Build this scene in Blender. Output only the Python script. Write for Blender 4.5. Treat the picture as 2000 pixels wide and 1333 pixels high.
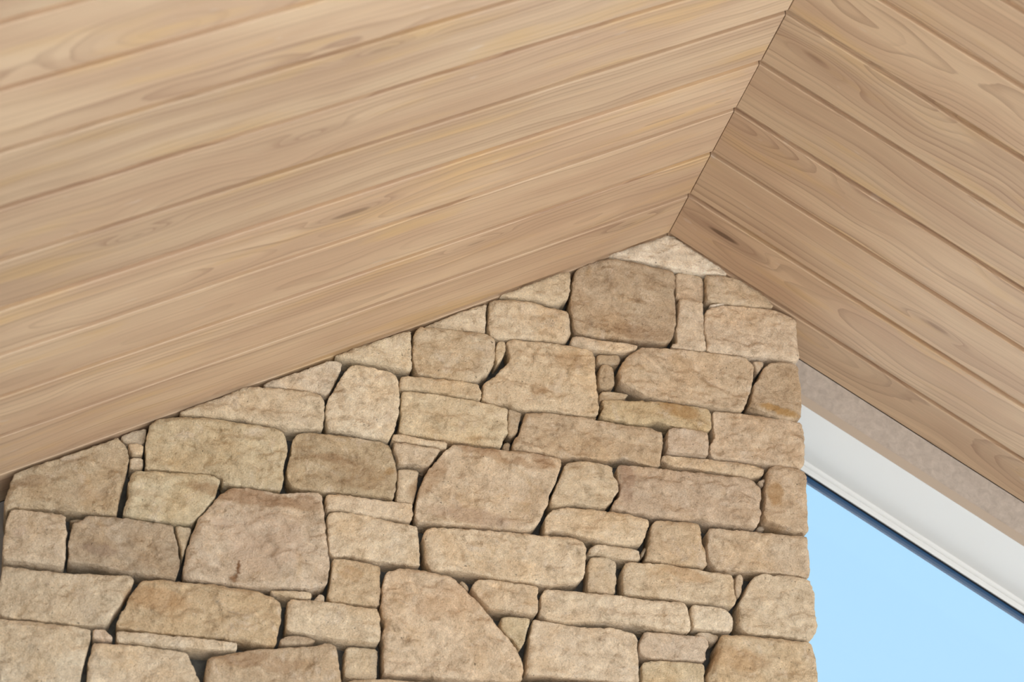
import bpy, bmesh, math, random
import numpy as np
from mathutils import Vector, Matrix
from mathutils.geometry import delaunay_2d_cdt

for o in list(bpy.data.objects):
    bpy.data.objects.remove(o)
S = bpy.context.scene
COL = S.collection
R = math.radians
random.seed(7)

# ------------------------------------------------------------------ camera, sky, sun, exposure
RIDGE = 3.20                      # height of the ceiling's ridge above the floor
PITCH = 0.5201                    # both slopes fall at about 30 degrees
TAN, SIN, COS = math.tan(PITCH), math.sin(PITCH), math.cos(PITCH)
U = 0.135                         # cover width of one ceiling board

cam_d = bpy.data.cameras.new('camera')
cam = bpy.data.objects.new('camera', cam_d)
COL.objects.link(cam)
cam_d.sensor_fit = 'HORIZONTAL'
cam_d.sensor_width = 36.0
cam_d.lens = 77.84
right = Vector((0.9743081, -0.2244174, 0.0189869))
down = Vector((0.1297936, 0.4905974, -0.8616657))
fwd = Vector((0.1840578, 0.8419923, 0.5071209))
M = Matrix((right, -down, -fwd)).transposed().to_4x4()
M.translation = Vector((-1.0217086, -3.3251839, RIDGE - 2.2794188))
cam.matrix_world = M
cam_d.clip_start = 0.05
cam_d.dof.use_dof = True
cam_d.dof.focus_distance = (Vector((-0.35, 0.0, RIDGE - 0.45)) - M.translation).dot(fwd)
cam_d.dof.aperture_fstop = 4.0
S.camera = cam

world = bpy.data.worlds.new('sky')
S.world = world
world.use_nodes = True
wt = world.node_tree
wt.nodes.clear()
w_out = wt.nodes.new('ShaderNodeOutputWorld')
w_bg = wt.nodes.new('ShaderNodeBackground')
w_tc = wt.nodes.new('ShaderNodeTexCoord')
w_sep = wt.nodes.new('ShaderNodeSeparateXYZ')
w_ramp = wt.nodes.new('ShaderNodeValToRGB')
els = w_ramp.color_ramp.elements
els[0].position, els[0].color = 0.0, (0.74, 0.88, 1.0, 1)
els[1].position, els[1].color = 1.0, (0.22, 0.46, 0.92, 1)
e = els.new(0.36); e.color = (0.525, 0.825, 1.08, 1)
e = els.new(0.55); e.color = (0.455, 0.775, 1.07, 1)
wt.links.new(w_tc.outputs['Generated'], w_sep.inputs[0])
wt.links.new(w_sep.outputs['Z'], w_ramp.inputs[0])
wt.links.new(w_ramp.outputs[0], w_bg.inputs[0])
w_bg.inputs['Strength'].default_value = 1.0
wt.links.new(w_bg.outputs[0], w_out.inputs[0])

sun_d = bpy.data.lights.new('sun', 'SUN')
sun_d.energy = 10.5
sun_d.angle = R(0.53)
sun_d.color = (1.0, 0.955, 0.90)
sun = bpy.data.objects.new('sun', sun_d)
COL.objects.link(sun)
sun.rotation_euler = Vector((0.13, 0.02, 1.0)).to_track_quat('Z', 'Y').to_euler()
sun.location = (4, -5, 8)

S.view_settings.view_transform = 'Standard'
S.view_settings.look = 'None'
S.view_settings.exposure = 0.0
S.view_settings.gamma = 1.0
S.view_settings.use_curve_mapping = False


# ------------------------------------------------------------------ helpers
def lin(c):
    return tuple((x / 255 / 12.92) if x / 255 <= 0.04045 else ((x / 255 + 0.055) / 1.055) ** 2.4 for x in c)


def link(name, mesh, mat=None, parent=None, loc=(0, 0, 0)):
    o = bpy.data.objects.new(name, mesh)
    COL.objects.link(o)
    if mat and mesh and not mesh.materials:
        mesh.materials.append(mat)
    o.location = loc
    if parent:
        o.parent = parent
    return o


def tag(o, label=None, cat=None, kind=None, group=None):
    if label: o['label'] = label
    if cat: o['category'] = cat
    if kind: o['kind'] = kind
    if group: o['group'] = group
    return o


def prism(name, pts, axis, a, b):
    """Closed 2D outline pushed from a to b along an axis ('x', 'y' or 'z')."""
    n = len(pts)
    def P(q, t):
        return {'x': (t, q[0], q[1]), 'y': (q[0], t, q[1]), 'z': (q[0], q[1], t)}[axis]
    V = [P(q, a) for q in pts] + [P(q, b) for q in pts]
    F = [tuple(range(n)), tuple(range(2 * n - 1, n - 1, -1))]
    F += [(i + n, (i + 1) % n + n, (i + 1) % n, i) for i in range(n)]
    me = bpy.data.meshes.new(name)
    me.from_pydata(V, [], F)
    bm = bmesh.new(); bm.from_mesh(me)
    bmesh.ops.recalc_face_normals(bm, faces=bm.faces)
    bm.to_mesh(me); bm.free()
    return me


class NT:
    def __init__(self, name):
        self.m = bpy.data.materials.new(name)
        self.m.use_nodes = True
        self.t = self.m.node_tree
        self.t.nodes.clear()
        self.out = self.n('ShaderNodeOutputMaterial')
        self.b = self.n('ShaderNodeBsdfPrincipled')
        self.t.links.new(self.b.outputs[0], self.out.inputs[0])

    def n(self, kind, **kw):
        x = self.t.nodes.new(kind)
        for k, v in kw.items():
            setattr(x, k, v)
        return x

    def put(self, sock, v):
        if hasattr(v, 'links') or isinstance(v, bpy.types.NodeSocket):
            self.t.links.new(v, sock)
        else:
            if isinstance(v, tuple) and len(v) == 3 and sock.type == 'RGBA':
                v = (*v, 1)
            sock.default_value = v

    def math(self, op, a, b=None, c=None, clamp=False):
        x = self.n('ShaderNodeMath', operation=op, use_clamp=clamp)
        self.put(x.inputs[0], a)
        if b is not None: self.put(x.inputs[1], b)
        if c is not None: self.put(x.inputs[2], c)
        return x.outputs[0]

    def vec(self, op, a, b=None):
        x = self.n('ShaderNodeVectorMath', operation=op)
        self.put(x.inputs[0], a)
        if b is not None: self.put(x.inputs[1], b)
        return x.outputs[0]

    def noise(self, v, scale, detail=2.0, rough=0.5, dist=0.0):
        x = self.n('ShaderNodeTexNoise')
        self.put(x.inputs['Vector'], v)
        x.inputs['Scale'].default_value = scale
        x.inputs['Detail'].default_value = detail
        x.inputs['Roughness'].default_value = rough
        x.inputs['Distortion'].default_value = dist
        return x.outputs['Fac']

    def ramp(self, v, stops, interp='LINEAR'):
        x = self.n('ShaderNodeValToRGB')
        x.color_ramp.interpolation = interp
        e = x.color_ramp.elements
        for i, (p, c) in enumerate(stops):
            if isinstance(c, (int, float)): c = (c, c, c)
            q = e[i] if i < 2 else e.new(p)
            q.position = p
            q.color = (*c, 1)
        self.put(x.inputs[0], v)
        return x.outputs[0]

    def mix(self, f, a, b, mode='MIX'):
        x = self.n('ShaderNodeMix', data_type='RGBA', blend_type=mode)
        x.clamp_factor = True
        self.put(x.inputs[0], f)
        self.put(x.inputs[6], a)
        self.put(x.inputs[7], b)
        return x.outputs[2]

    def bump(self, h, strength, dist, normal=None):
        x = self.n('ShaderNodeBump')
        x.inputs['Strength'].default_value = strength
        x.inputs['Distance'].default_value = dist
        self.put(x.inputs['Height'], h)
        if normal is not None: self.put(x.inputs['Normal'], normal)
        return x.outputs[0]


# ------------------------------------------------------------------ materials
def wood_material():
    k = NT('pale_clear_timber')
    tc = k.n('ShaderNodeTexCoord').outputs['Object']
    info = k.n('ShaderNodeObjectInfo')
    rnd = info.outputs['Random']
    wn = k.n('ShaderNodeTexWhiteNoise', noise_dimensions='1D')
    k.put(wn.inputs['W'], k.math('MULTIPLY', rnd, 917.3))
    sr = k.n('ShaderNodeSeparateColor')
    k.put(sr.inputs[0], wn.outputs['Color'])
    r1, r2, r3 = sr.outputs[0], sr.outputs[1], sr.outputs[2]
    off = k.n('ShaderNodeCombineXYZ')
    k.put(off.inputs[0], k.math('MULTIPLY', rnd, 61.0))
    k.put(off.inputs[1], k.math('MULTIPLY', r1, 23.0))
    k.put(off.inputs[2], k.math('MULTIPLY', r2, 17.0))
    off = off.outputs[0]
    sx = k.n('ShaderNodeSeparateXYZ')
    k.put(sx.inputs[0], tc)
    X, Y, Z = sx.outputs

    def stretched(a, b, scale, detail=2.0, rough=0.5, extra=0.0):
        v = k.vec('ADD', k.vec('MULTIPLY', tc, (a, b, b)), off)
        if extra: v = k.vec('ADD', v, (extra, extra * 1.7, extra * .6))
        return k.noise(v, scale, detail, rough)

    # the log's rings cut by the board's face: long arches and closed eyes
    wander = k.math('SUBTRACT', stretched(1.0, 2.0, 1.6, 2.0), 0.5)
    depth_n = k.math('SUBTRACT', stretched(1.0, 1.6, 2.9, 2.0, 0.4, 5.3), 0.5)
    wob = k.math('SUBTRACT', stretched(1.0, 5.0, 4.5, 3.0, 0.55, 9.1), 0.5)
    y0 = k.math('MULTIPLY_ADD', r1, 0.10, -0.05)
    yy = k.math('ADD', k.math('SUBTRACT', Y, y0), k.math('MULTIPLY', wander, 0.05))
    d0 = k.math('MULTIPLY_ADD', r3, 0.05, 0.004)
    taper = k.math('MULTIPLY', k.math('MULTIPLY_ADD', r2, 0.10, -0.05), X)
    dd = k.math('ADD', k.math('ADD', d0, taper), k.math('ADD', k.math('MULTIPLY', depth_n, 0.12), Z))
    rr = k.math('SQRT', k.math('ADD', k.math('MULTIPLY', yy, yy), k.math('MULTIPLY', dd, dd)))
    rr = k.math('ADD', rr, k.math('MULTIPLY', wob, 0.009))
    # one knot eye per board where it has one: the object colour holds its x, y, size and darkness
    kc = k.n('ShaderNodeSeparateColor'); k.put(kc.inputs[0], info.outputs['Color'])
    kx = k.math('DIVIDE', k.math('SUBTRACT', X, kc.outputs[0]), 5.5)
    ky = k.math('SUBTRACT', Y, kc.outputs[1])
    kd = k.math('SQRT', k.math('ADD', k.math('MULTIPLY', kx, kx), k.math('MULTIPLY', ky, ky)))
    kd = k.math('ADD', kd, k.math('MULTIPLY', k.math('ADD', wob, wander), 0.016))
    ks = k.math('MAXIMUM', kc.outputs[2], 0.0001)
    kq = k.math('DIVIDE', kd, ks)
    kg = k.math('EXPONENT', k.math('MULTIPLY', k.math('MULTIPLY', kq, kq), -1.0))
    rr = k.math('ADD', rr, k.math('MULTIPLY', kg, 0.034))
    wide = k.math('MULTIPLY_ADD', r2, 45.0, 75.0)
    ph = k.math('MULTIPLY', rr, wide)
    ph = k.math('ADD', ph, k.math('MULTIPLY', k.noise(k.vec('ADD', off, k.vec('MULTIPLY', (1.0, 1.0, 1.0), rr)), 30.0, 1.0), 1.6))
    fr = k.math('FRACT', ph)
    ring_id = k.n('ShaderNodeTexWhiteNoise', noise_dimensions='2D')
    idv = k.n('ShaderNodeCombineXYZ')
    k.put(idv.inputs[0], k.math('FLOOR', ph)); k.put(idv.inputs[1], k.math('MULTIPLY', rnd, 31.7))
    k.put(ring_id.inputs['Vector'], idv.outputs[0])
    late = k.ramp(fr, [(0.0, 0.0), (1.0, 0.25), (0.55, 0.06), (0.86, 0.75), (0.95, 1.0)], 'EASE')
    late = k.math('MULTIPLY', late, k.math('MULTIPLY_ADD', ring_id.outputs['Value'], 0.75, 0.12))
    fade = k.ramp(stretched(1.0, 7.0, 3.0, 2.0, 0.5, 13.0), [(0.30, 0.4), (0.58, 1.0)])
    late = k.math('MULTIPLY', late, fade)

    tone = stretched(2.2, 10.0, 1.3, 3.0, 0.5, 3.1)
    tone2 = stretched(2.4, 13.0, 1.3, 3.0, 0.55, 21.0)
    c = k.mix(k.ramp(tone, [(0.36, 0.0), (0.62, 1.0)]), WOOD_A, WOOD_B)
    c = k.mix(k.math('MULTIPLY', k.ramp(tone2, [(0.55, 0.0), (0.68, 1.0)]), 0.75), c, WOOD_Y)
    heart = k.ramp(k.math('ADD', ring_id.outputs['Value'], k.math('MULTIPLY', tone, 0.6)), [(0.98, 0.0), (1.06, 1.0)])
    c = k.mix(k.math('MULTIPLY', heart, 0.28), c, WOOD_H)
    c = k.mix(k.math('MULTIPLY', late, 0.74), c, WOOD_L)
    ka = info.outputs['Alpha']
    c = k.mix(k.math('MULTIPLY', k.ramp(kg, [(0.25, 0.0), (0.6, 1.0)]), k.math('MULTIPLY', ka, 0.55)), c, (0.36, 0.23, 0.155))
    c = k.mix(k.math('MULTIPLY', k.ramp(kg, [(0.90, 0.0), (0.97, 1.0)]), k.math('MULTIPLY', ka, 0.8)), c, (0.13, 0.075, 0.045))
    fib = stretched(5.0, 260.0, 1.0, 2.0, 0.6)
    c = k.mix(1.0, c, k.ramp(fib, [(0.25, 0.94), (0.75, 1.04)]), 'MULTIPLY')
    bt = k.math('MULTIPLY_ADD', r1, 0.13, 0.935)
    cc = k.n('ShaderNodeCombineColor')
    for i in range(3): k.put(cc.inputs[i], bt)
    c = k.mix(1.0, c, cc.outputs[0], 'MULTIPLY')
    # a few pale filler dabs
    dab = k.ramp(k.noise(k.vec('ADD', k.vec('MULTIPLY', tc, (22.0, 60.0, 1.0)), off), 1.0, 1.0), [(0.735, 0.0), (0.80, 1.0)])
    c = k.mix(k.math('MULTIPLY', dab, 0.35), c, (0.70, 0.60, 0.50))
    k.put(k.b.inputs['Base Color'], c)
    k.b.inputs['Roughness'].default_value = 0.5
    k.b.inputs['Specular IOR Level'].default_value = 0.3
    k.put(k.b.inputs['Normal'], k.bump(fib, 0.12, 0.0006))
    return k.m


WOOD_A = (0.690, 0.515, 0.345)
WOOD_B = (0.595, 0.418, 0.278)
WOOD_Y = (0.680, 0.470, 0.245)
WOOD_H = (0.480, 0.325, 0.215)
WOOD_L = (0.340, 0.205, 0.135)
M_WOOD = wood_material()


def stone_material():
    k = NT('split_sandstone')
    tc = k.n('ShaderNodeTexCoord').outputs['Object']
    info = k.n('ShaderNodeObjectInfo')
    off = k.n('ShaderNodeCombineXYZ')
    k.put(off.inputs[0], k.math('MULTIPLY', info.outputs['Random'], 43.0))
    k.put(off.inputs[2], k.math('MULTIPLY', info.outputs['Random'], 71.0))
    P = k.vec('ADD', tc, off.outputs[0])
    base = info.outputs['Color']
    big = k.noise(P, 9.0, 4.0, 0.6, 0.6)
    grain = k.noise(P, 38.0, 8.0, 0.78, 0.5)
    grit = k.noise(P, 420.0, 3.0, 0.75)
    c = k.mix(k.math('MULTIPLY', k.ramp(big, [(0.46, 0.0), (0.66, 1.0)]), 0.45), base, k.mix(1.0, base, (0.98, 0.85, 0.68), 'MULTIPLY'))
    c = k.mix(1.0, c, k.ramp(grain, [(0.30, (0.52, 0.47, 0.41)), (0.46, (0.94, 0.92, 0.89)), (0.56, (1.06, 1.06, 1.05)), (0.70, (1.36, 1.38, 1.38))]), 'MULTIPLY')
    pal = k.noise(k.vec('ADD', P, (3.0, 1.0, 8.0)), 22.0, 6.0, 0.72, 0.5)
    c = k.mix(k.math('MULTIPLY', k.ramp(pal, [(0.55, 0.0), (0.68, 1.0)]), 0.5), c, (0.80, 0.68, 0.54))
    ochre = k.noise(k.vec('ADD', P, (9.0, 4.0, 2.0)), 12.0, 6.0, 0.7, 0.8)
    c = k.mix(k.math('MULTIPLY', k.ramp(ochre, [(0.58, 0.0), (0.74, 1.0)]), 0.5), c, (0.58, 0.37, 0.17))
    c = k.mix(1.0, c, k.ramp(grit, [(0.30, 0.72), (0.48, 1.0), (0.70, 1.16)]), 'MULTIPLY')
    pit = k.ramp(k.noise(k.vec('ADD', P, (1.0, 7.0, 5.0)), 150.0, 2.0), [(0.24, 0.40), (0.29, 1.0)])
    c = k.mix(1.0, c, pit, 'MULTIPLY')
    st = k.n('ShaderNodeAttribute'); st.attribute_name = 'stain_and_side_light'  # real stains, plus light and shade painted on undersides and flanks
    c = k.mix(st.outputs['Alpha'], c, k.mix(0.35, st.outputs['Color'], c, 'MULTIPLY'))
    k.put(k.b.inputs['Base Color'], c)
    k.b.inputs['Roughness'].default_value = 0.92
    k.b.inputs['Specular IOR Level'].default_value = 0.15
    nrm = k.bump(k.noise(P, 95.0, 5.0, 0.62, 0.3), 1.0, 0.0042)
    nrm = k.bump(k.noise(P, 330.0, 3.0, 0.65), 1.0, 0.0014, nrm)
    k.put(k.b.inputs['Normal'], nrm)
    return k.m


M_STONE = stone_material()


def plain(name, col, rough=0.6, spec=0.4, metal=0.0, mottle=None, bump=0.0, scale=30.0):
    k = NT(name)
    tc = k.n('ShaderNodeTexCoord').outputs['Object']
    if mottle:
        n = k.noise(tc, scale, 5.0, 0.65, 0.5)
        c = k.ramp(n, [(0.3, mottle), (0.72, col)])
        k.put(k.b.inputs['Base Color'], c)
        if bump: k.put(k.b.inputs['Normal'], k.bump(n, 0.5, bump))
    else:
        k.put(k.b.inputs['Base Color'], col)
        n = k.noise(tc, 180.0, 2.0)
        k.put(k.b.inputs['Roughness'], k.ramp(n, [(0.3, rough * .93), (0.7, min(1, rough * 1.07))]))
    if mottle: k.b.inputs['Roughness'].default_value = rough
    k.b.inputs['Specular IOR Level'].default_value = spec
    k.b.inputs['Metallic'].default_value = metal
    return k.m


M_MORTAR = plain('dark_bedding_mortar', (0.20, 0.195, 0.175), 0.95, 0.1, mottle=(0.10, 0.098, 0.09), bump=0.004, scale=60.0)
M_PLASTER = plain('grey_brushed_render', (0.62, 0.55, 0.485), 0.9, 0.15, mottle=(0.45, 0.395, 0.345), bump=0.0012, scale=75.0)
M_BACKING = plain('dark_roof_lining', (0.05, 0.035, 0.025), 0.95, 0.05)
M_FRAME = plain('white_powder_coated_aluminium', (0.86, 0.86, 0.84), 0.38, 0.5)
M_GASKET = plain('black_rubber_gasket', (0.012, 0.012, 0.014), 0.5, 0.4)
M_SPACER = plain('navy_glazing_edge', (0.015, 0.07, 0.17), 0.22, 0.5)
M_FLOOR = plain('terrace_paving', (0.24, 0.22, 0.195), 0.85, 0.2, mottle=(0.19, 0.175, 0.155), scale=2.0)
M_ROOF = plain('roof_sheet', (0.30, 0.30, 0.31), 0.6, 0.3)


def glass_material():
    k = NT('clear_glass')
    t = k.n('ShaderNodeBsdfTransparent'); t.inputs[0].default_value = (0.955, 0.975, 0.985, 1)
    g = k.n('ShaderNodeBsdfGlossy'); g.inputs['Roughness'].default_value = 0.02
    f = k.n('ShaderNodeFresnel'); f.inputs['IOR'].default_value = 1.25
    m = k.n('ShaderNodeMixShader')
    k.put(m.inputs[0], f.outputs[0])
    k.t.links.new(t.outputs[0], m.inputs[1]); k.t.links.new(g.outputs[0], m.inputs[2])
    k.t.links.new(m.outputs[0], k.out.inputs[0])
    return k.m


M_GLASS = glass_material()

# ------------------------------------------------------------------ floor and ground
me = prism('floor', [(-2.4, -1.5), (1.3, -1.5), (1.3, 0.35), (-2.4, 0.35)], 'z', -0.15, 0.0)
tag(link('floor', me, M_FLOOR), 'dark stone paved terrace floor under the timber gable roof', 'floor', 'structure')
me = prism('ground', [(-45, -45), (45, -45), (45, 45), (-45, 45)], 'z', -0.4, -0.151)
tag(link('ground', me, plain('pale_gravel', (0.70, 0.68, 0.65), 0.95, 0.1, mottle=(0.62, 0.60, 0.57), scale=3.0)),
    'pale gravel ground stretching around the house', 'ground', 'structure')
me = prism('bounce_absorber', [(-40, -40), (-1.3, -40), (-1.3, -1.55), (-2.5, -1.55), (-2.5, 40), (-40, 40)], 'z', -0.151, -0.10)  # unseen dark slab, added to cut bounce light from the left
tag(link('bounce_absorber', me, plain('absorber_dark', (0.10, 0.075, 0.05), 0.95, 0.1, mottle=(0.05, 0.036, 0.025), scale=8.0)),
    'unseen dark ground slab added left of the terrace to cut bounce light', 'light absorber', 'structure')
me = prism('bounce_absorber', [(1.3, -1.5), (9, -1.5), (9, 0.2), (1.3, 0.2)], 'z', -0.151, -0.10)  # another added slab, unseen, darkens the ceiling near the stone wall
tag(link('bounce_absorber', me, bpy.data.materials['absorber_dark']), 'unseen dark ground slab added right of the terrace to cut bounce light', 'light absorber', 'structure')

# ------------------------------------------------------------------ ceiling: lining, then every board
XL, XR = -2.30, 1.30              # where the slopes end
YB, YF = 0.1100, -1.42             # board run: wall end and open end
def zs(x, c=0.0):                 # height of a slope, c below it
    return RIDGE - abs(x) * TAN - c / COS

roof_pts = [(XL, zs(XL) + .030), (0, RIDGE + .030), (XR, zs(XR) + .030), (XR, zs(XR) + .26), (0, RIDGE + .26), (XL, zs(XL) + .26)]
ceiling = link('ceiling', prism('ceiling', roof_pts, 'y', YF - 0.02, 0.36), M_BACKING)
tag(ceiling, 'pitched ceiling of pale timber boards meeting at a slanted ridge', 'ceiling', 'structure')


def plank_mesh(width, length, plain_edge=None):
    t, g = 0.020, 0.0002
    c, d = 0.0060, 0.0085                 # half of the square shadow groove, and its depth
    prof = [(g, t), (g, d), (c, d), (c, .0013), (c + .0012, 0), (width - c - .0012, 0), (width - c, .0013), (width - c, d), (width - g, d), (width - g, t)]
    if plain_edge == 'high': prof = prof[:5] + [(width, 0), (width, t)]
    if plain_edge == 'low': prof = [(0, t), (0, 0)] + prof[5:]
    V, n = [], len(prof)
    for y, z in prof: V.append((0.0009 - z * TAN, y, z))     # mitred at the ridge
    for y, z in prof: V.append((length, y, z))
    F = [tuple(range(n))[::-1], tuple(range(n, 2 * n))]
    F += [(i, (i + 1) % n, (i + 1) % n + n, i + n) for i in range(n)]
    m = bpy.data.meshes.new('plank')
    m.from_pydata(V, [], F)
    bm = bmesh.new(); bm.from_mesh(m)
    bmesh.ops.recalc_face_normals(bm, faces=bm.faces)
    bm.to_mesh(m); bm.free()
    m.materials.append(M_WOOD)
    return m


# board frame: x runs down the slope, z points up into the roof
def plank_matrix(side, y):
    xa = Vector((side * COS, 0, -SIN))
    za = Vector((side * SIN, 0, COS))
    ya = za.cross(xa)
    m = Matrix((xa, ya, za)).transposed().to_4x4()
    m.translation = Vector((0, y, RIDGE))
    return m

rng = random.Random(21)
EYES = {(1, 1): (.091, .047, .017, 1.0), (-1, 4): (.756, .079, .016, .6), (-1, 6): (.872, .075, .017, .5), (-1, 5): (1.129, .086, .012, .4),
        (-1, 1): (.12, .100, .012, .4), (-1, 2): (.475, .101, .011, .4), (1, 5): (.073, .053, .020, .25), (1, 2): (.501, .075, .012, .3), (-1, 7): (.798, .110, .012, .3)}
for side, run in ((-1, -XL / COS), (1, XR / COS)):
    full = plank_mesh(U, run)
    ripped = plank_mesh(YB - 0.0008, run, 'high' if side > 0 else 'low')
    y_hi, first, row = YB, True, 0
    while y_hi > YF:
        w = (YB - 0.0008) if first else U
        mesh = ripped if first else full
        y_lo = y_hi - w
        o = link('plank', mesh, None, ceiling)
        m = plank_matrix(side, 0)
        # local y points to +Y on the right slope and to -Y on the left one
        m.translation = Vector((0, y_lo if m.col[1][1] > 0 else y_hi, RIDGE))
        m = m @ Matrix.Translation((0, 0, rng.uniform(-.0004, .0004)))
        o.matrix_world = m
        o.color = EYES.get((side, row), (0, 0, 0, 0))
        y_hi, first, row = y_lo, False, row + 1

# ------------------------------------------------------------------ walls of render
WB, WD = 0.111, 0.30
def band(x0, x1, c0, c1):         # strip that follows the right slope
    return [(x0, zs(x0, c0)), (x1, zs(x1, c0)), (x1, zs(x1, c1)), (x0, zs(x0, c1))]

XJ = 0.12                         # hidden window jamb behind the stone pier
pts = [(XL, 0), (XJ, 0), (XJ, zs(XJ, .0012)), (0, RIDGE - .0015), (XL, zs(XL, .0012))]
wb = link('wall_back', prism('wall_back', pts, 'y', WB, WD), plain('cool_grey_render', (0.40, 0.40, 0.40), 0.9, 0.15, mottle=(0.34, 0.34, 0.34), bump=0.002))
tag(wb, 'plain grey rendered wall behind the left corner of the stone wall', 'wall', 'structure')
lint = link('trim_1', prism('trim_1', band(XJ, XR - .02, .0012, .0673), 'y', WB, WD), M_PLASTER)
tag(lint, 'mottled grey rendered band sloping between the right ceiling boards and the window head', 'lintel', 'structure')
wl = link('blocker_wall_left', prism('blocker_wall_left', [(-1.42, 0), (WD, 0), (WD, zs(XL, .003)), (-1.42, zs(XL, .003))], 'x', XL - .12, XL), wb.data.materials[0])  # unseen wall, added to block light from the left
tag(wl, 'unseen side wall added under the low left eave to block light', 'wall', 'structure')

# ------------------------------------------------------------------ the raked window
win = bpy.data.objects.new('window_1', None)
COL.objects.link(win)
win.location = (0.8, 0.2, 0)
tag(win, 'raked white framed window beside the stone wall with blue sky behind it', 'window', 'structure')
bpy.context.view_layer.update()
def wpart(name, me, mat, parent=None):
    o = link(name, me, mat, win)
    o.location = -win.location
    return o
X1 = XR - 0.10
head = wpart('window_head', prism('window_head', band(XJ, X1, .0673, .0865), 'y', WB - .0015, 0.272), M_FRAME)
g = wpart('window_flashing', prism('window_flashing', band(XJ, X1, .0673, .0862), 'y', WB - .0030, WB - .0014), plain('beige_coated_aluminium', (0.54, 0.455, 0.37), 0.45, 0.4))
g['label'] = 'narrow beige strip above the white soffit'
head['label'] = 'wide white sloping soffit of the window head'
wpart('glazing_bead', prism('glazing_bead', band(XJ, X1, .0865, .1045), 'y', 0.2695, 0.290), M_FRAME)
q = [(0.2625, .0865), (0.2695, .0865), (0.2695, .0935), (0.2665, .0935), (0.2640, .0915)]
def slope_prism(name, prof, x0, x1):            # profile (y, c) run along the right slope
    n = len(prof)
    V = [(x0, y, zs(x0, c)) for y, c in prof] + [(x1, y, zs(x1, c)) for y, c in prof]
    F = [tuple(range(n)), tuple(range(2 * n - 1, n - 1, -1))] + [(i + n, (i + 1) % n + n, (i + 1) % n, i) for i in range(n)]
    m = bpy.data.meshes.new(name); m.from_pydata(V, [], F)
    bm = bmesh.new(); bm.from_mesh(m); bmesh.ops.recalc_face_normals(bm, faces=bm.faces); bm.to_mesh(m); bm.free()
    return m
wpart('bead_lip', slope_prism('bead_lip', q, XJ, X1), M_FRAME)
g = wpart('gasket', slope_prism('gasket', [(0.272, .1045), (0.288, .1045), (0.288, .1075), (0.272, .1065)], XJ, X1), M_GASKET)
g['label'] = 'thin black rubber gasket under the bead'
sp = wpart('glazing_edge', slope_prism('glazing_edge', [(0.2745, .1000), (0.284, .1000), (0.284, .1165), (0.2775, .1165), (0.2745, .1130)], XJ, X1), M_SPACER)
sp['label'] = 'glossy navy glazing edge along the top of the pane'
gl = [(XJ + .01, 0.07), (X1 - .01, 0.07), (X1 - .01, zs(X1 - .01, .104)), (XJ + .01, zs(XJ + .01, .104))]
wpart('glass_pane', prism('glass_pane', gl, 'y', 0.2785, 0.2845), M_GLASS)
for x in (XJ - .03, X1 - .02):
    wpart('window_jamb', prism('window_jamb', [(x, 0), (x + .05, 0), (x + .05, zs(x + .05, .087)), (x, zs(x, .087))], 'y', WB + .01, 0.30), M_FRAME)
wpart('window_sill', prism('window_sill', [(XJ, 0), (X1, 0), (X1, 0.08), (XJ, 0.08)], 'y', WB + .01, 0.30), M_FRAME)

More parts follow.
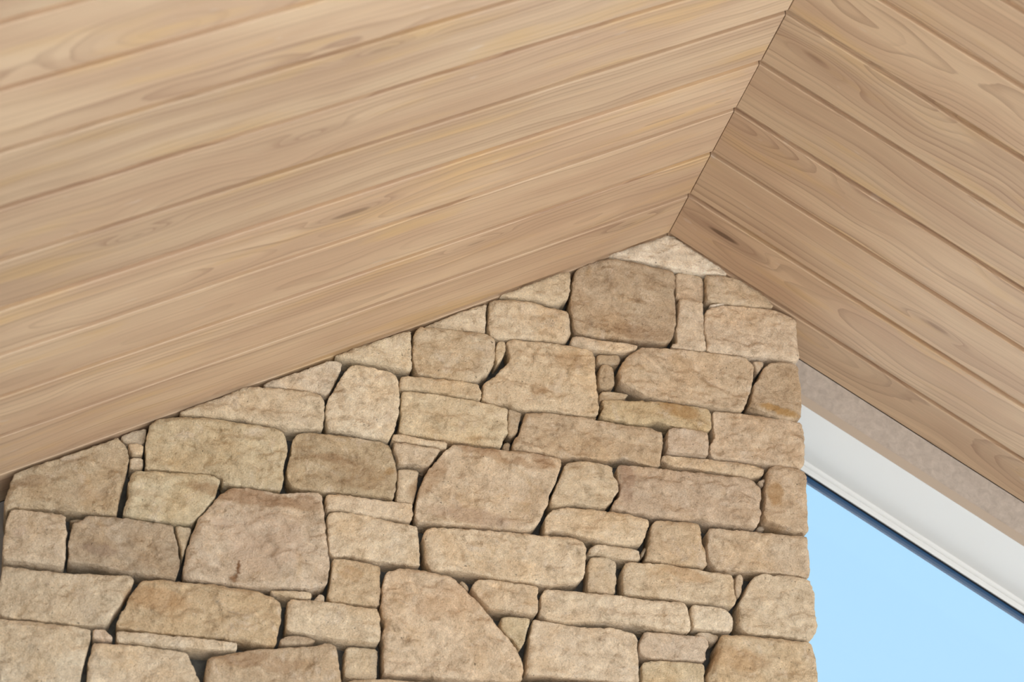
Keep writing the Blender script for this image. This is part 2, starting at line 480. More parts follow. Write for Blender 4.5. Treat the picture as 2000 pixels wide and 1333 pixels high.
# ------------------------------------------------------------------ the stone wall
STONES = [
((215,198,174),"-86,-66 -45,-68 14,-73 71,-73 116,-69 109,-58 98,-50 78,-38 45,-21 16,0 -1,2 -44,-22 -86,-44 -120,-66"),
((180,149,116),"-184,-138 -187,-165 -187,-198 -181,-229 -171,-241 -125,-242 -87,-238 -47,-238 -9,-236 7,-225 10,-210 15,-186 14,-154 11,-121 15,-107 14,-82 8,-76 -48,-72 -86,-68 -125,-71 -165,-94 -180,-108"),
((196,165,132),"17,-100 17,-131 43,-131 71,-130 72,-98 70,-74 44,-70 18,-72"),
((200,174,144),"18,-153 17,-173 12,-207 13,-232 4,-234 2,-243 40,-243 69,-243 70,-217 67,-205 68,-178 66,-159 68,-135 43,-132 19,-134"),
((195,165,130),"72,-101 74,-131 111,-132 161,-131 205,-127 198,-112 184,-99 163,-87 134,-71 101,-71 72,-74"),
((200,172,142),"66,-179 67,-201 71,-220 69,-237 72,-243 140,-241 199,-239 243,-238 250,-231 248,-204 247,-177 248,-146 221,-135 200,-130 152,-132 102,-136 84,-144 69,-153"),
((200,175,145),"-185,-264 -162,-268 -139,-271 -105,-269 -79,-266 -62,-257 -59,-248 -87,-246 -125,-248 -154,-246 -174,-246 -186,-251"),
((180,150,115),"-134,-293 -111,-293 -94,-290 -90,-280 -95,-270 -113,-273 -136,-275"),
((180,150,115),"-132,-321 -131,-343 -111,-342 -101,-332 -102,-310 -105,-297 -116,-290 -129,-294"),
((190,160,122),"-131,-367 -111,-365 -88,-360 -80,-354 -75,-346 -100,-344 -122,-345 -130,-352"),
((193,161,126),"-94,-316 -97,-329 -85,-336 -65,-346 -48,-353 -6,-356 40,-356 95,-358 135,-358 145,-332 152,-309 157,-289 160,-266 155,-253 140,-243 96,-242 40,-244 -4,-246 -47,-250 -59,-256 -79,-272 -91,-290 -98,-303"),
((195,168,138),"162,-259 168,-271 179,-256 180,-245 169,-245 159,-247"),
((182,150,116),"167,-284 157,-298 151,-325 145,-346 153,-350 173,-355 199,-362 225,-363 246,-359 247,-333 250,-301 247,-282 246,-253 240,-242 216,-243 189,-247 177,-260"),
((190,158,110),"-127,-376 -124,-385 -130,-395 -131,-404 -106,-407 -75,-409 -47,-408 -35,-403 -21,-399 -2,-405 24,-408 50,-408 67,-407 76,-401 77,-385 76,-364 70,-357 57,-357 13,-356 -22,-356 -58,-360 -93,-363 -127,-367"),
((193,161,129),"78,-398 80,-418 71,-432 70,-448 73,-458 94,-457 130,-458 166,-459 202,-460 235,-460 246,-455 250,-434 251,-405 251,-379 247,-364 218,-361 182,-360 133,-360 90,-361 78,-364"),
((190,162,136),"-10,-438 -9,-461 21,-460 49,-459 68,-458 69,-435 69,-417 65,-409 53,-409 27,-407 1,-408 -9,-415"),
((197,165,128),"-18,-474 -12,-480 11,-485 46,-484 82,-487 117,-488 148,-491 162,-485 172,-479 174,-468 170,-464 130,-459 94,-459 59,-460 18,-461 -12,-462 -17,-466"),
((186,153,117),"-269,-423 -274,-439 -277,-456 -284,-467 -289,-479 -291,-490 -283,-493 -256,-493 -221,-494 -194,-496 -180,-491 -152,-488 -124,-490 -117,-490 -90,-480 -76,-482 -59,-485 -43,-490 -21,-489 -19,-469 -17,-456 -13,-444 -15,-419 -26,-417 -40,-411 -82,-412 -117,-410 -145,-408 -134,-407 -176,-408 -215,-407 -245,-410 -266,-414"),
((199,173,133),"-490,-419 -488,-436 -487,-454 -490,-474 -489,-488 -449,-489 -408,-491 -369,-491 -335,-492 -308,-492 -306,-482 -301,-466 -296,-458 -297,-440 -298,-425 -297,-411 -326,-406 -361,-403 -406,-401 -452,-399 -484,-401 -489,-406"),
((180,152,120),"-296,-422 -296,-442 -296,-461 -288,-465 -279,-454 -276,-439 -273,-424 -272,-413 -282,-410 -292,-408 -296,-410"),
((200,174,140),"-501,-505 -470,-506 -437,-506 -416,-507 -404,-507 -404,-493 -426,-494 -448,-493 -471,-490 -498,-490 -501,-496"),
((192,163,130),"-497,-523 -492,-537 -487,-550 -468,-546 -453,-547 -435,-547 -428,-535 -420,-522 -415,-509 -437,-508 -470,-507 -501,-507"),
((198,170,135),"-487,-565 -486,-580 -487,-600 -489,-616 -472,-617 -458,-618 -455,-603 -452,-585 -450,-570 -451,-551 -468,-551 -486,-553"),
((195,165,132),"-412,-516 -424,-533 -441,-559 -450,-583 -454,-610 -456,-634 -454,-648 -448,-654 -420,-652 -376,-650 -331,-648 -298,-648 -269,-648 -253,-644 -242,-633 -235,-618 -229,-600 -224,-590 -222,-572 -217,-564 -212,-551 -206,-531 -202,-515 -201,-502 -205,-498 -240,-496 -272,-494 -308,-497 -344,-496 -372,-496 -390,-496 -399,-500"),
((196,168,132),"-203,-533 -210,-551 -218,-569 -221,-587 -216,-592 -204,-590 -179,-583 -163,-584 -143,-585 -122,-584 -111,-573 -106,-562 -97,-549 -99,-531 -108,-520 -109,-505 -115,-499 -148,-496 -175,-499 -189,-503 -196,-512"),
((185,152,122),"-102,-522 -96,-540 -97,-554 -110,-575 -112,-585 -84,-586 -49,-589 -16,-591 25,-590 45,-585 66,-589 94,-589 133,-589 152,-589 159,-573 162,-559 159,-543 164,-526 164,-510 154,-499 136,-489 105,-492 71,-492 19,-492 -20,-493 -71,-493 -97,-496 -102,-502"),
((189,155,121),"170,-500 169,-519 167,-542 164,-559 167,-571 180,-574 200,-580 224,-585 244,-588 248,-581 247,-559 249,-531 247,-503 250,-472 245,-464 222,-461 198,-458 185,-461 176,-471"),
((200,168,130),"-228,-645 -213,-638 -197,-640 -172,-643 -142,-647 -110,-651 -85,-651 -58,-646 -52,-635 -45,-615 -42,-599 -47,-594 -77,-590 -110,-588 -147,-588 -173,-589 -196,-590 -209,-594 -222,-602 -231,-615 -231,-637"),
((190,155,116),"-41,-607 -43,-623 -45,-642 -49,-661 -53,-674 -17,-675 15,-677 36,-676 60,-674 58,-645 54,-635 50,-617 50,-598 45,-592 25,-591 -16,-594 -33,-595"),
((190,160,128),"63,-615 61,-631 60,-650 65,-662 74,-673 91,-675 117,-673 150,-671 181,-669 204,-670 227,-670 245,-671 250,-663 249,-646 248,-619 248,-597 244,-590 184,-592 133,-593 81,-595 63,-597"),
((195,168,135),"-151,-670 -147,-672 -129,-671 -114,-674 -102,-677 -84,-676 -64,-675 -59,-671 -61,-657 -70,-654 -107,-653 -129,-652 -141,-656 -150,-664"),
((192,165,132),"-152,-716 -152,-740 -145,-741 -121,-742 -104,-742 -101,-724 -100,-702 -101,-682 -107,-675 -120,-672 -141,-673 -147,-677 -152,-687"),
((196,165,128),"-93,-718 -92,-742 -62,-742 -17,-742 22,-742 51,-741 86,-741 102,-744 110,-736 111,-722 108,-708 108,-687 104,-680 76,-680 30,-678 -16,-675 -50,-676 -86,-680 -92,-692"),
((192,162,130),"112,-693 111,-708 113,-721 118,-720 125,-706 125,-697 127,-682 123,-675 118,-676 113,-681"),
((195,167,133),"132,-698 123,-716 114,-736 113,-751 112,-772 115,-785 125,-789 153,-789 187,-787 205,-788 228,-790 244,-789 253,-775 257,-759 255,-746 253,-725 255,-700 252,-689 246,-674 225,-671 199,-670 178,-674 168,-670 155,-674 143,-680"),
((203,174,140),"-236,-777 -236,-796 -229,-802 -207,-805 -187,-806 -152,-800 -107,-799 -67,-798 -40,-800 -7,-801 23,-800 28,-796 29,-779 25,-766 21,-752 15,-744 -21,-746 -62,-746 -107,-745 -152,-745 -196,-747 -227,-749 -234,-756"),
((203,178,146),"28,-760 31,-774 33,-788 41,-788 68,-788 91,-788 104,-785 105,-763 99,-753 88,-744 63,-743 34,-744 30,-748"),
((188,160,130),"53,-800 59,-805 65,-809 79,-804 81,-793 66,-789 46,-789 37,-797"),
((193,163,135),"-64,-829 -63,-843 -55,-852 -41,-853 -8,-851 26,-848 54,-847 56,-826 62,-820 60,-810 53,-802 38,-800 5,-803 -27,-802 -53,-803 -58,-812"),
((195,165,122),"-59,-865 -60,-881 -59,-913 49,-901 51,-869 51,-851 31,-851 4,-852 -28,-854 -54,-859"),
((193,158,116),"76,-809 69,-835 60,-855 52,-883 48,-906 251,-885 252,-861 250,-841 251,-824 246,-811 243,-792 221,-792 187,-792 141,-792 107,-794 82,-795"),
((203,167,130),"-504,-781 -505,-804 -505,-825 -496,-844 -501,-860 -498,-889 -496,-916 -494,-930 -477,-932 -452,-928 -399,-928 -346,-927 -303,-924 -264,-919 -262,-903 -263,-886 -272,-866 -283,-852 -307,-827 -323,-806 -346,-783 -368,-763 -386,-746 -417,-742 -417,-742 -449,-740 -477,-741 -499,-750 -502,-758"),
((200,167,130),"-354,-761 -352,-768 -337,-784 -319,-798 -295,-797 -273,-799 -249,-800 -239,-796 -239,-773 -238,-749 -241,-744 -285,-743 -320,-742 -344,-746 -351,-754"),
((190,160,115),"-303,-815 -302,-826 -296,-837 -283,-845 -272,-859 -268,-862 -260,-847 -258,-833 -253,-816 -253,-804 -284,-805 -301,-807"),
((203,172,138),"-249,-823 -253,-841 -256,-867 -259,-890 -258,-907 -228,-905 -184,-904 -130,-902 -64,-899 -63,-880 -63,-859 -66,-836 -65,-820 -72,-810 -103,-804 -141,-806 -178,-809 -218,-805 -248,-804 -250,-809"),
((203,172,135),"-440,-680 -436,-691 -438,-710 -430,-732 -423,-739 -406,-737 -373,-735 -338,-737 -307,-741 -263,-742 -223,-743 -174,-732 -160,-724 -157,-711 -156,-688 -156,-661 -161,-652 -186,-647 -242,-649 -309,-650 -376,-654 -424,-658 -435,-662 -439,-673"),
((195,165,130),"-364,-760 -357,-764 -355,-759 -362,-748 -368,-745 -373,-750"),
((195,160,115),"-258,-952 -66,-932 -68,-905 -173,-910 -217,-913 -259,-919"),
((203,176,142),"-603,-674 -599,-700 -594,-727 -590,-732 -573,-728 -558,-727 -536,-731 -515,-731 -493,-732 -460,-732 -440,-733 -442,-704 -445,-676 -448,-657 -466,-654 -490,-655 -503,-653 -530,-649 -569,-647 -595,-647 -604,-656"),
((197,162,120),"-591,-764 -593,-792 -593,-813 -564,-813 -532,-814 -506,-813 -505,-781 -507,-754 -508,-740 -519,-737 -547,-734 -573,-733 -590,-734"),
((202,172,135),"-660,-849 -658,-874 -644,-876 -619,-878 -591,-879 -564,-881 -539,-881 -508,-880 -503,-876 -502,-863 -504,-845 -507,-827 -512,-818 -542,-818 -574,-816 -606,-815 -631,-816 -659,-820"),
((197,165,125),"-680,-812 -659,-815 -631,-815 -619,-813 -621,-801 -649,-803 -680,-805 -689,-808"),
((205,178,148),"-606,-815 -596,-812 -598,-798 -607,-798 -614,-806 -617,-815"),
((178,145,112),"-665,-897 -653,-898 -632,-893 -614,-890 -607,-884 -623,-880 -644,-879 -656,-882 -667,-890"),
((198,168,130),"-558,-911 -558,-937 -550,-940 -519,-939 -503,-936 -503,-905 -504,-883 -543,-883 -557,-885"),
((187,152,115),"-782,-958 -778,-994 -559,-971 -564,-934 -569,-908 -574,-888 -589,-887 -618,-895 -663,-903 -708,-910 -744,-922 -772,-930 -780,-936"),
((195,165,130),"-554,-977 -383,-959 -388,-937 -430,-937 -494,-939 -535,-944 -554,-950"),
((192,155,110),"-927,-899 -889,-899 -848,-900 -807,-900 -756,-897 -756,-900 -725,-899 -694,-901 -671,-902 -669,-875 -666,-859 -666,-837 -671,-821 -707,-808 -712,-807 -743,-807 -785,-805 -837,-807 -864,-806 -898,-813 -905,-826 -915,-846 -916,-857 -926,-876 -929,-889"),
((191,165,132),"-1118,-823 -1119,-845 -1117,-876 -1111,-898 -1089,-901 -1059,-901 -1020,-901 -990,-901 -962,-899 -944,-895 -937,-884 -927,-863 -919,-844 -909,-825 -907,-811 -917,-804 -939,-807 -980,-810 -1024,-813 -1061,-813 -1091,-812 -1117,-812"),
((196,172,140),"-1104,-1025 -974,-1011 -972,-983 -970,-961 -967,-937 -965,-921 -966,-909 -969,-906 -989,-904 -1019,-903 -1069,-903 -1109,-905 -1121,-904"),
((200,172,148),"-963,-919 -947,-922 -931,-920 -931,-914 -939,-908 -945,-902 -964,-904"),
((203,178,146),"-925,-923 -887,-922 -846,-922 -805,-922 -765,-920 -740,-918 -732,-915 -733,-902 -746,-901 -776,-901 -807,-901 -848,-902 -889,-902 -921,-903 -927,-907"),
((200,172,138),"-965,-957 -965,-980 -964,-1010 -785,-991 -788,-972 -794,-955 -806,-938 -812,-926 -846,-924 -886,-923 -927,-924 -958,-925 -962,-930"),
((180,153,118),"-1123,-655 -1125,-671 -1129,-686 -1130,-707 -1124,-720 -1119,-712 -1094,-709 -1054,-706 -1012,-705 -971,-704 -948,-705 -947,-688 -946,-669 -944,-650 -940,-631 -940,-612 -938,-602 -940,-585 -949,-570 -956,-564 -962,-558 -986,-572 -1026,-595 -1065,-616 -1104,-636 -1121,-647"),
((190,162,130),"-1122,-738 -1123,-765 -1121,-797 -1116,-807 -1082,-806 -1041,-806 -1022,-808 -1020,-798 -1021,-771 -1024,-741 -1027,-719 -1032,-713 -1073,-712 -1110,-713 -1120,-717"),
((170,143,114),"-1020,-764 -1017,-797 -981,-796 -944,-799 -919,-803 -899,-803 -868,-804 -840,-804 -838,-782 -839,-764 -844,-744 -852,-722 -856,-709 -888,-708 -930,-706 -967,-707 -996,-709 -1002,-720 -1016,-726 -1019,-736"),
((188,164,130),"-848,-724 -841,-744 -836,-764 -833,-763 -830,-742 -826,-723 -824,-709 -853,-708"),
((190,168,128),"-937,-645 -934,-665 -939,-685 -939,-704 -921,-705 -884,-706 -851,-707 -829,-705 -812,-688 -802,-667 -790,-652 -789,-637 -784,-619 -794,-613 -807,-610 -855,-614 -905,-617 -930,-620"),
((185,165,138),"-951,-566 -934,-565 -917,-564 -915,-543 -917,-531 -947,-545 -958,-554"),
((200,175,142),"-941,-578 -934,-589 -917,-586 -918,-567 -932,-566 -944,-570"),
((190,168,138),"-937,-602 -936,-615 -917,-614 -914,-606 -916,-589 -937,-592"),
((188,163,122),"-916,-551 -915,-585 -911,-615 -868,-613 -830,-611 -796,-610 -785,-614 -782,-625 -764,-625 -726,-626 -687,-625 -681,-622 -681,-600 -682,-574 -678,-553 -678,-533 -683,-517 -696,-508 -722,-505 -761,-504 -808,-503 -850,-506 -880,-510 -900,-518 -913,-527"),
((197,172,138),"-860,-505 -814,-503 -762,-501 -720,-504 -683,-508 -643,-503 -620,-501 -619,-474 -622,-441 -629,-432 -648,-428 -701,-430 -741,-433 -762,-437 -804,-464 -836,-481 -866,-500"),
((198,178,152),"-728,-430 -702,-428 -662,-427 -630,-430 -620,-433 -611,-422 -600,-389 -593,-365 -599,-359 -620,-360 -664,-387 -703,-408 -729,-423"),
((204,182,150),"-603,-409 -615,-435 -620,-460 -618,-487 -611,-501 -582,-501 -542,-504 -508,-506 -503,-498 -495,-479 -491,-451 -490,-430 -493,-399 -498,-376 -511,-370 -543,-365 -573,-364 -584,-371 -594,-390"),
((178,148,108),"-673,-558 -678,-576 -674,-605 -662,-615 -636,-616 -597,-616 -558,-614 -518,-613 -491,-614 -489,-595 -487,-568 -492,-546 -499,-523 -508,-509 -537,-506 -577,-504 -630,-505 -659,-509 -670,-520 -673,-535"),
((190,160,130),"-818,-695 -824,-719 -830,-745 -831,-759 -834,-784 -833,-793 -829,-803 -795,-804 -754,-805 -722,-806 -695,-804 -649,-798 -624,-798 -607,-792 -596,-785 -594,-769 -593,-750 -596,-730 -601,-704 -605,-676 -609,-648 -615,-624 -623,-618 -649,-622 -684,-629 -710,-627 -739,-627 -769,-629 -787,-648"),
((203,174,140),"-608,-649 -579,-646 -556,-649 -516,-653 -508,-651 -486,-653 -462,-653 -458,-646 -459,-619 -468,-618 -518,-618 -571,-616 -602,-618 -609,-625"),
((202,178,142),"-590,-357 -549,-358 -506,-361 -478,-362 -470,-356 -474,-335 -475,-307 -476,-279 -498,-288 -538,-310 -578,-333 -613,-354"),
((190,164,130),"-473,-328 -470,-353 -462,-367 -434,-369 -398,-369 -360,-368 -349,-362 -335,-349 -326,-332 -324,-313 -323,-281 -329,-272 -346,-265 -388,-267 -438,-268 -466,-271 -473,-285"),
((203,180,148),"-452,-268 -416,-266 -371,-264 -342,-265 -341,-226 -341,-199 -389,-225 -428,-249 -453,-264"),
((200,174,140),"-338,-226 -338,-261 -329,-271 -315,-273 -276,-264 -233,-263 -196,-262 -184,-244 -185,-228 -187,-205 -194,-191 -225,-191 -254,-183 -291,-185 -325,-189 -338,-197"),
((198,172,136),"-297,-184 -254,-181 -223,-188 -203,-183 -188,-166 -186,-130 -187,-110 -206,-115 -249,-140 -292,-165 -322,-184"),
((200,170,132),"-300,-290 -296,-312 -305,-324 -330,-354 -345,-366 -345,-387 -344,-403 -328,-405 -301,-403 -279,-409 -265,-411 -232,-404 -204,-404 -162,-406 -132,-402 -132,-376 -135,-348 -138,-314 -139,-279 -148,-267 -191,-264 -247,-265 -295,-267 -304,-273"),
((198,170,130),"-323,-293 -323,-312 -319,-324 -307,-307 -304,-287 -306,-274 -320,-277"),
((196,167,128),"-493,-387 -492,-401 -452,-398 -411,-400 -370,-402 -344,-401 -346,-384 -351,-370 -385,-368 -440,-370 -483,-373 -491,-376"),
((165,140,112),"-299,-492 -292,-490 -290,-477 -294,-472 -302,-476 -305,-489"),
((150,128,100),"-1003,-719 -1001,-713 -1011,-714 -1023,-718 -1017,-722"),
((165,140,115),"162,-504 169,-503 173,-485 157,-494"),
((160,140,120),"159,-588 172,-584 169,-576 159,-576 156,-582"),
((205,190,170),"87,-141 109,-133 106,-130 90,-134 78,-139"),
((150,130,105),"-57,-667 -52,-663 -48,-649 -52,-648 -59,-661")]


SX0, SX1 = -1.112, 0.243
pts = [(SX0, 0), (SX1, 0), (SX1, zs(SX1, .012)), (0, RIDGE - .014), (SX0, zs(SX0, .012))]
wf = link('wall_front', prism('wall_front', pts, 'y', 0.050, WB - .001), M_MORTAR)
tag(wf, 'dry stacked sandstone wall of big irregular honey coloured blocks rising to the gable peak', 'wall', 'structure')

# rows below the picture's lower edge, so the wall goes on
rb = random.Random(5)
extra = []
tops = [lambda x: -1052 + (x + 1110) * 0.112, lambda x: -1180 + (x + 1110) * 0.085, lambda x: -1325 + (x + 1110) * 0.05, lambda x: -1450]
for row in range(3):
    x = -1116
    while x < 225:
        w = rb.uniform(110, 270)
        if x + w > 160: w = 252 - x
        x2, up, lo = x + w, tops[row], tops[row + 1]
        j = lambda s: rb.uniform(-s, s)
        mid = x + w * rb.uniform(.35, .65)
        P = [(x + 4 + j(2), lo(x) + 6), (mid, lo(mid) + 4 + rb.uniform(0, 5)), (x2 - 4 + j(2), lo(x2) + 6),
             (x2 - 2 - rb.uniform(0, 9), (lo(x2) + up(x2)) / 2), (x2 - 5 - rb.uniform(0, 8), up(x2) - 5), (mid, up(mid) - rb.uniform(2, 7)),
             (x + 5 + rb.uniform(0, 8), up(x) - 5), (x + 2 + rb.uniform(0, 8), (lo(x) + up(x)) / 2)]
        extra.append((P, rb.choice([(195, 166, 132), (186, 156, 120), (201, 174, 140), (190, 158, 118)])))
        x = x2


def hashn(ix, iy, seed):
    h = (ix.astype(np.int64) * 374761393 + iy.astype(np.int64) * 668265263 + seed * 974634777) & 0xFFFFFFFF
    h = ((h ^ (h >> 13)) * 1274126177) & 0xFFFFFFFF
    h = h ^ (h >> 16)
    return (h & 0xFFFF) / 65535.0


def vnoise(x, y, seed):
    ix, iy = np.floor(x), np.floor(y)
    fx, fy = x - ix, y - iy
    fx, fy = fx * fx * fx * (fx * (fx * 6 - 15) + 10), fy * fy * fy * (fy * (fy * 6 - 15) + 10)
    a, b = hashn(ix, iy, seed), hashn(ix + 1, iy, seed)
    c, d = hashn(ix, iy + 1, seed), hashn(ix + 1, iy + 1, seed)
    return (a + (b - a) * fx) * (1 - fy) + (c + (d - c) * fx) * fy - 0.5


def fbm(x, y, seed, octv=4, gain=0.5):
    s, amp, tot = 0.0, 1.0, 0.0
    for i in range(octv):
        s = s + amp * vnoise(x, y, seed + i * 17)
        tot += amp
        amp *= gain
        x, y = x * 2.03 + 11.7, y * 2.03 + 4.1
    return s / tot * 1.6


def smooth(a, b, v):
    t = np.clip((v - a) / (b - a), 0, 1)
    return t * t * (3 - 2 * t)


def outline(P, step, seed, rough):
    P = np.array(P, float)
    Q = np.empty((len(P) * 2, 2))                      # one corner cut
    nx = np.roll(P, -1, 0)
    L = np.linalg.norm(nx - P, axis=1)
    t = np.minimum(0.20, 4.5 / np.maximum(L, 1))[:, None]
    Q[0::2] = P + (nx - P) * t
    Q[1::2] = nx - (nx - P) * t
    out = []
    for i in range(len(Q)):
        a, b = Q[i], Q[(i + 1) % len(Q)]
        n = max(1, int(round(np.linalg.norm(b - a) / step)))
        for j in range(n):
            out.append(a + (b - a) * j / n)
    out = np.array(out)
    tg = np.roll(out, -1, 0) - np.roll(out, 1, 0)
    tg /= np.maximum(np.linalg.norm(tg, axis=1), 1e-6)[:, None]
    nrm = np.stack([tg[:, 1], -tg[:, 0]], 1)           # outward for a ccw ring
    j = fbm(out[:, 0] / 9.0, out[:, 1] / 9.0, seed, 3, 0.75) * rough
    return out + nrm * (j - (0.5 if rough < 2 else 1.1))[:, None], nrm


def edge_dist(p, ring):
    a, b = ring, np.roll(ring, -1, 0)
    best = np.full(len(p), 1e9)
    for i in range(len(a)):
        d = b[i] - a[i]
        L = max(d @ d, 1e-9)
        t = np.clip(((p - a[i]) @ d) / L, 0, 1)
        q = p - (a[i] + t[:, None] * d)
        best = np.minimum(best, (q * q).sum(1))
    return np.sqrt(best)


def inside(p, ring):
    x, y = p[:, 0], p[:, 1]
    r = np.zeros(len(p), bool)
    n = len(ring)
    for i in range(n):
        x1, y1 = ring[i]; x2, y2 = ring[(i + 1) % n]
        if y1 == y2: continue
        r ^= ((y1 > y) != (y2 > y)) & (x < (x2 - x1) * (y - y1) / (y2 - y1) + x1)
    return r


def stone_mesh(P, seed, depth):
    rs = np.random.RandomState(seed)
    P = np.array(P, float)
    cen = P.mean(0)
    size = math.sqrt(max(np.ptp(P[:, 0]) * np.ptp(P[:, 1]), 1))
    small = size < 60
    step = 2.4 if small else 3.6
    ring, nrm = outline(P, step, seed, 1.8 if small else 3.0)
    lo, hi = ring.min(0), ring.max(0)
    rad = (2.5 if small else rs.uniform(1.0, 2.6))
    gx, gy = np.meshgrid(np.arange(lo[0], hi[0], step), np.arange(lo[1], hi[1], step * .87))
    gx[1::2] += step / 2
    g = np.stack([gx.ravel(), gy.ravel()], 1) + rs.uniform(-.25, .25, (gx.size, 2)) * step
    g = g[inside(g, ring)]
    if len(g):
        dg = edge_dist(g, ring)
        g = g[dg > step * 0.95]
    inset = ring - nrm * 1.2
    ok = inside(inset, ring)
    inset = inset[ok]
    inset = inset[edge_dist(inset, ring) > 1.0]
    pts = np.vstack([ring, inset, g])
    n = len(ring)
    vs, es, fs, ov, oe, of = delaunay_2d_cdt([Vector(q) for q in pts], [(i, (i + 1) % n) for i in range(n)], [], 1, 1e-4)
    v2 = np.array([(a.x, a.y) for a in vs])
    d = edge_dist(v2, ring)
    x, y = v2[:, 0], v2[:, 1]
    r = rad * (1 + 0.9 * fbm(x / 45, y / 45, seed + 5, 2))
    r = np.maximum(r, 1.5)
    u = np.clip(1 - d / r, 0, 1)
    h = -r * 0.85 * (1 - np.sqrt(np.maximum(0, 1 - u * u)))          # rolled arris
    sc = min(size, 170) / 170
    amp = smooth(-3, 9, d)
    tilt = rs.uniform(-.02, .02, 2)
    body = (x - cen[0]) * tilt[0] + (y - cen[1]) * tilt[1]
    body = body + 8.0 * sc * fbm(x / 95, y / 95, seed + 1, 2)
    led = fbm(x / 60 + y / 190, y / 38, seed + 2, 4, 0.55)            # split ledges
    body = body + 3.6 * sc * smooth(-.02, .03, led) + 2.6 * sc * smooth(.17, .21, led) - 2.2 * sc * smooth(.20, .24, fbm(x / 42, y / 42 + 9, seed + 6, 3, .5))
    body = body + 1.7 * fbm(x / 24, y / 17, seed + 3, 3, 0.6)
    h = h + amp * body + (0.25 + .75 * amp) * 1.8 * np.abs(fbm(x / 12, y / 11, seed + 4, 3, .65)) - 0.5
    V = [((a - cen[0]) / 1000, -b / 1000, (c - cen[1]) / 1000) for a, b, c in zip(x, h, y)]
    nf = len(V)
    order = [None] * n
    for k, src in enumerate(ov):
        for s in src:
            if s < n: order[s] = k
    rb_ = [i for i in order if i is not None]
    back = {}
    for i in rb_:
        if i in back: continue
        a = V[i]
        q = Vector((a[0], a[2])) * (0.985)
        back[i] = len(V)
        V.append((q.x, depth, q.y))
    F = [tuple(f) for f in fs]
    nfront = len(F)
    for i in range(len(rb_)):
        a, b = rb_[i], rb_[(i + 1) % len(rb_)]
        if a != b: F.append((a, back[a], back[b], b))
    me = bpy.data.meshes.new('stone')
    me.from_pydata(V, [], F)
    bm = bmesh.new(); bm.from_mesh(me)
    bm.faces.ensure_lookup_table()
    # front must look towards -Y
    if sum(f.normal.y for f in bm.faces[:nfront]) > 0:
        bmesh.ops.reverse_faces(bm, faces=bm.faces[:nfront])
    for f in bm.faces: f.smooth = True
    bmesh.ops.recalc_face_normals(bm, faces=bm.faces)
    if sum(f.normal.y for f in bm.faces[:nfront]) > 0:
        bmesh.ops.reverse_faces(bm, faces=bm.faces[:])
    bm.to_mesh(me); bm.free()
    me.materials.append(M_STONE)
    at = me.color_attributes.new('stain_and_side_light', 'FLOAT_COLOR', 'POINT')
    col = np.zeros((len(V), 4))
    wob = 9.0 * fbm(x / 16, y / 16, 900, 3, .6)
    wob2 = 9.0 * fbm(x / 16, y / 16, 950, 3, .6)
    for sx_, sz_, rx, rz, ang, strength, rgb in STAINS:
        if abs(sx_ - cen[0]) > 260 or abs(sz_ - cen[1]) > 260: continue
        ca, sa = math.cos(R(ang)), math.sin(R(ang))
        ux, uy = x + wob - sx_, y + wob2 - sz_
        q = np.sqrt(((ux * ca + uy * sa) / rx) ** 2 + ((-ux * sa + uy * ca) / rz) ** 2)
        m = (1 - smooth(.7, 1.15, q)) * strength
        new = m > col[:nf, 3]
        col[:nf][new, 0:3] = lin(rgb)
        col[:nf, 3] = np.maximum(col[:nf, 3], m)
    for k, i in enumerate(rb_):                                        # light from below painted into undersides, joint shade into flanks
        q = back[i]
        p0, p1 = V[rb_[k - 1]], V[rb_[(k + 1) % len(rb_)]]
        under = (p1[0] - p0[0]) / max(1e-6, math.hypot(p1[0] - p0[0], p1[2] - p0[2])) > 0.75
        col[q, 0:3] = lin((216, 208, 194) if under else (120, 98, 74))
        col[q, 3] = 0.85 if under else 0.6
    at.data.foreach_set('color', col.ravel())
    return me, cen


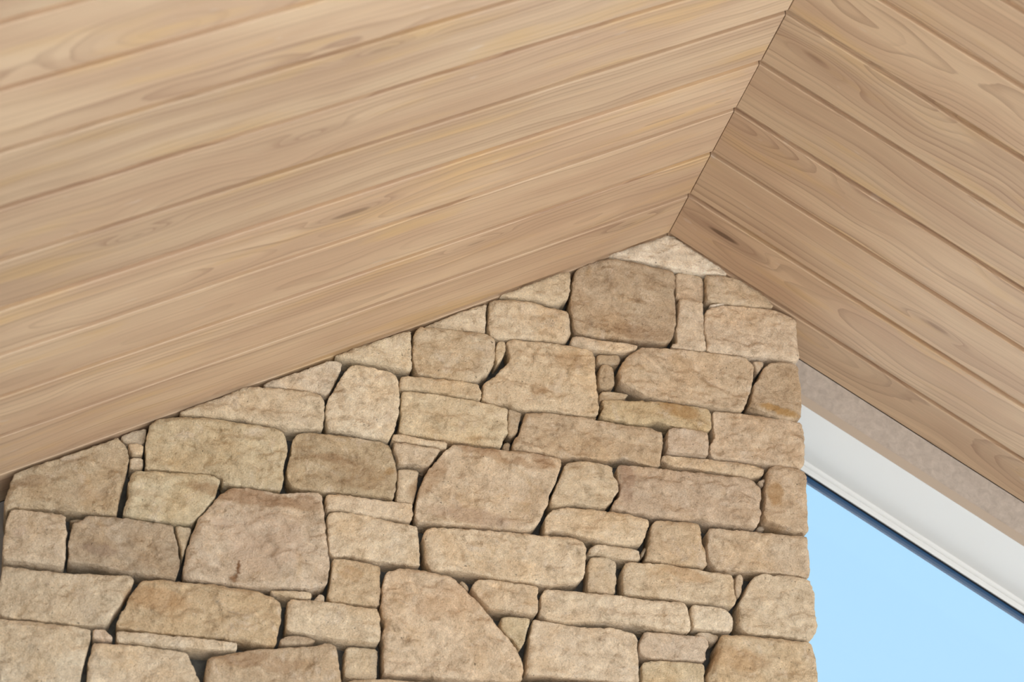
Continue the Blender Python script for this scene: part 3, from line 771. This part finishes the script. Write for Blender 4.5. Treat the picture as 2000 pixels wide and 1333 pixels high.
# stains and scars with a shape of their own: x, z, half width, half height, turn, strength, colour
STAINS = [
(-743, -775, 5, 22, -10, 0.85, (120, 80, 42)),
(-748, -794, 8, 7, 0, 0.70, (140, 95, 50)),
(-778, -694, 22, 13, 0, 0.55, (225, 208, 190)),
(-776, -661, 5, 16, -25, 0.50, (225, 208, 190)),
(-701, -722, 70, 60, 0, 0.35, (222, 200, 180)),
(-742, -642, 110, 14, -4, 0.55, (160, 120, 80)),
(-638, -643, 25, 16, 0, 0.40, (160, 120, 80)),
(-296, -508, 20, 11, 0, 0.60, (222, 198, 168)),
(-326, -509, 90, 10, -12, 0.50, (168, 128, 88)),
(-235, -512, 25, 16, -20, 0.50, (168, 128, 88)),
(-436, -569, 20, 50, -35, 0.50, (172, 135, 95)),
(-350, -630, 80, 18, -6, 0.40, (195, 172, 155)),
(202, -347, 40, 9, -12, 0.75, (190, 150, 85)),
(187, -519, 16, 24, 10, 0.60, (180, 140, 85)),
(-83, -517, 14, 26, 20, 0.50, (165, 130, 105)),
(-86, -547, 14, 24, 20, 0.40, (180, 150, 130)),
(18, -370, 40, 14, -8, 0.55, (180, 138, 80)),
(-554, -759, 22, 14, 0, 0.40, (185, 140, 85)),
(21, -690, 45, 14, -8, 0.40, (195, 150, 95)),
(-874, -843, 60, 22, -5, 0.35, (185, 138, 85)),
(-1097, -753, 14, 9, 30, 0.50, (225, 205, 185)),
(-996, -671, 50, 12, 8, 0.35, (215, 195, 170)),
(-1092, -660, 30, 14, 20, 0.35, (150, 115, 80)),
(-972, -769, 35, 10, -5, 0.40, (165, 140, 125)),
(-901, -658, 25, 8, 15, 0.40, (215, 195, 170)),
(-64, -23, 30, 10, 0, 0.40, (210, 180, 130)),
(-30, -40, 90, 16, -5, 0.35, (228, 218, 202)),
(-56, -221, 60, 20, 0, 0.30, (165, 130, 95)),
(-592, -555, 50, 8, -8, 0.40, (160, 120, 80)),
(-555, -579, 60, 30, 0, 0.25, (165, 130, 90)),
(-503, -563, 14, 8, 0, 0.40, (195, 150, 85)),
(-600, -417, 8, 45, 15, 0.40, (175, 145, 110)),
(-190, -295, 30, 20, 30, 0.40, (180, 145, 105)),
(-241, -365, 20, 16, 0, 0.40, (180, 145, 105)),
(154, -566, 90, 10, -6, 0.30, (215, 190, 160)),
(-394, -626, 40, 12, 0, 0.30, (190, 165, 148)),
(-718, -931, 50, 14, 10, 0.40, (165, 125, 85)),
(-652, -933, 40, 12, 15, 0.35, (165, 125, 85)),
(107, -840, 60, 22, 0, 0.30, (180, 135, 85)),
(-389, -795, 70, 30, 20, 0.25, (195, 150, 105)),
(-184, -505, 22, 12, 0, 0.35, (165, 130, 95))]

ALB = (1.28, 1.48, 1.76)
MEAN = lin((195, 166, 132))
srng = random.Random(11)
todo = [([tuple(map(int, q.split(','))) for q in s.split()], c) for c, s in STONES] + extra
for i, (P, c) in enumerate(todo):
    xs = [q[0] for q in P]
    corner = max(xs) > 235 or min(xs) < -1105
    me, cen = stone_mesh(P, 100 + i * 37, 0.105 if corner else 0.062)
    small = (max(xs) - min(xs)) < 60
    dy = srng.uniform(-.001, .012) if small else srng.uniform(-.004, .004)
    o = link('stone', me, None, wf, (cen[0] / 1000, 0.004 + dy, RIDGE + cen[1] / 1000))
    l = lin(c)
    lum = sum(l) / sum(MEAN)
    l = [0.5 * a + 0.5 * b * lum for a, b in zip(l, MEAN)]
    o.color = (l[0] * ALB[0], l[1] * ALB[1], l[2] * ALB[2], 1)
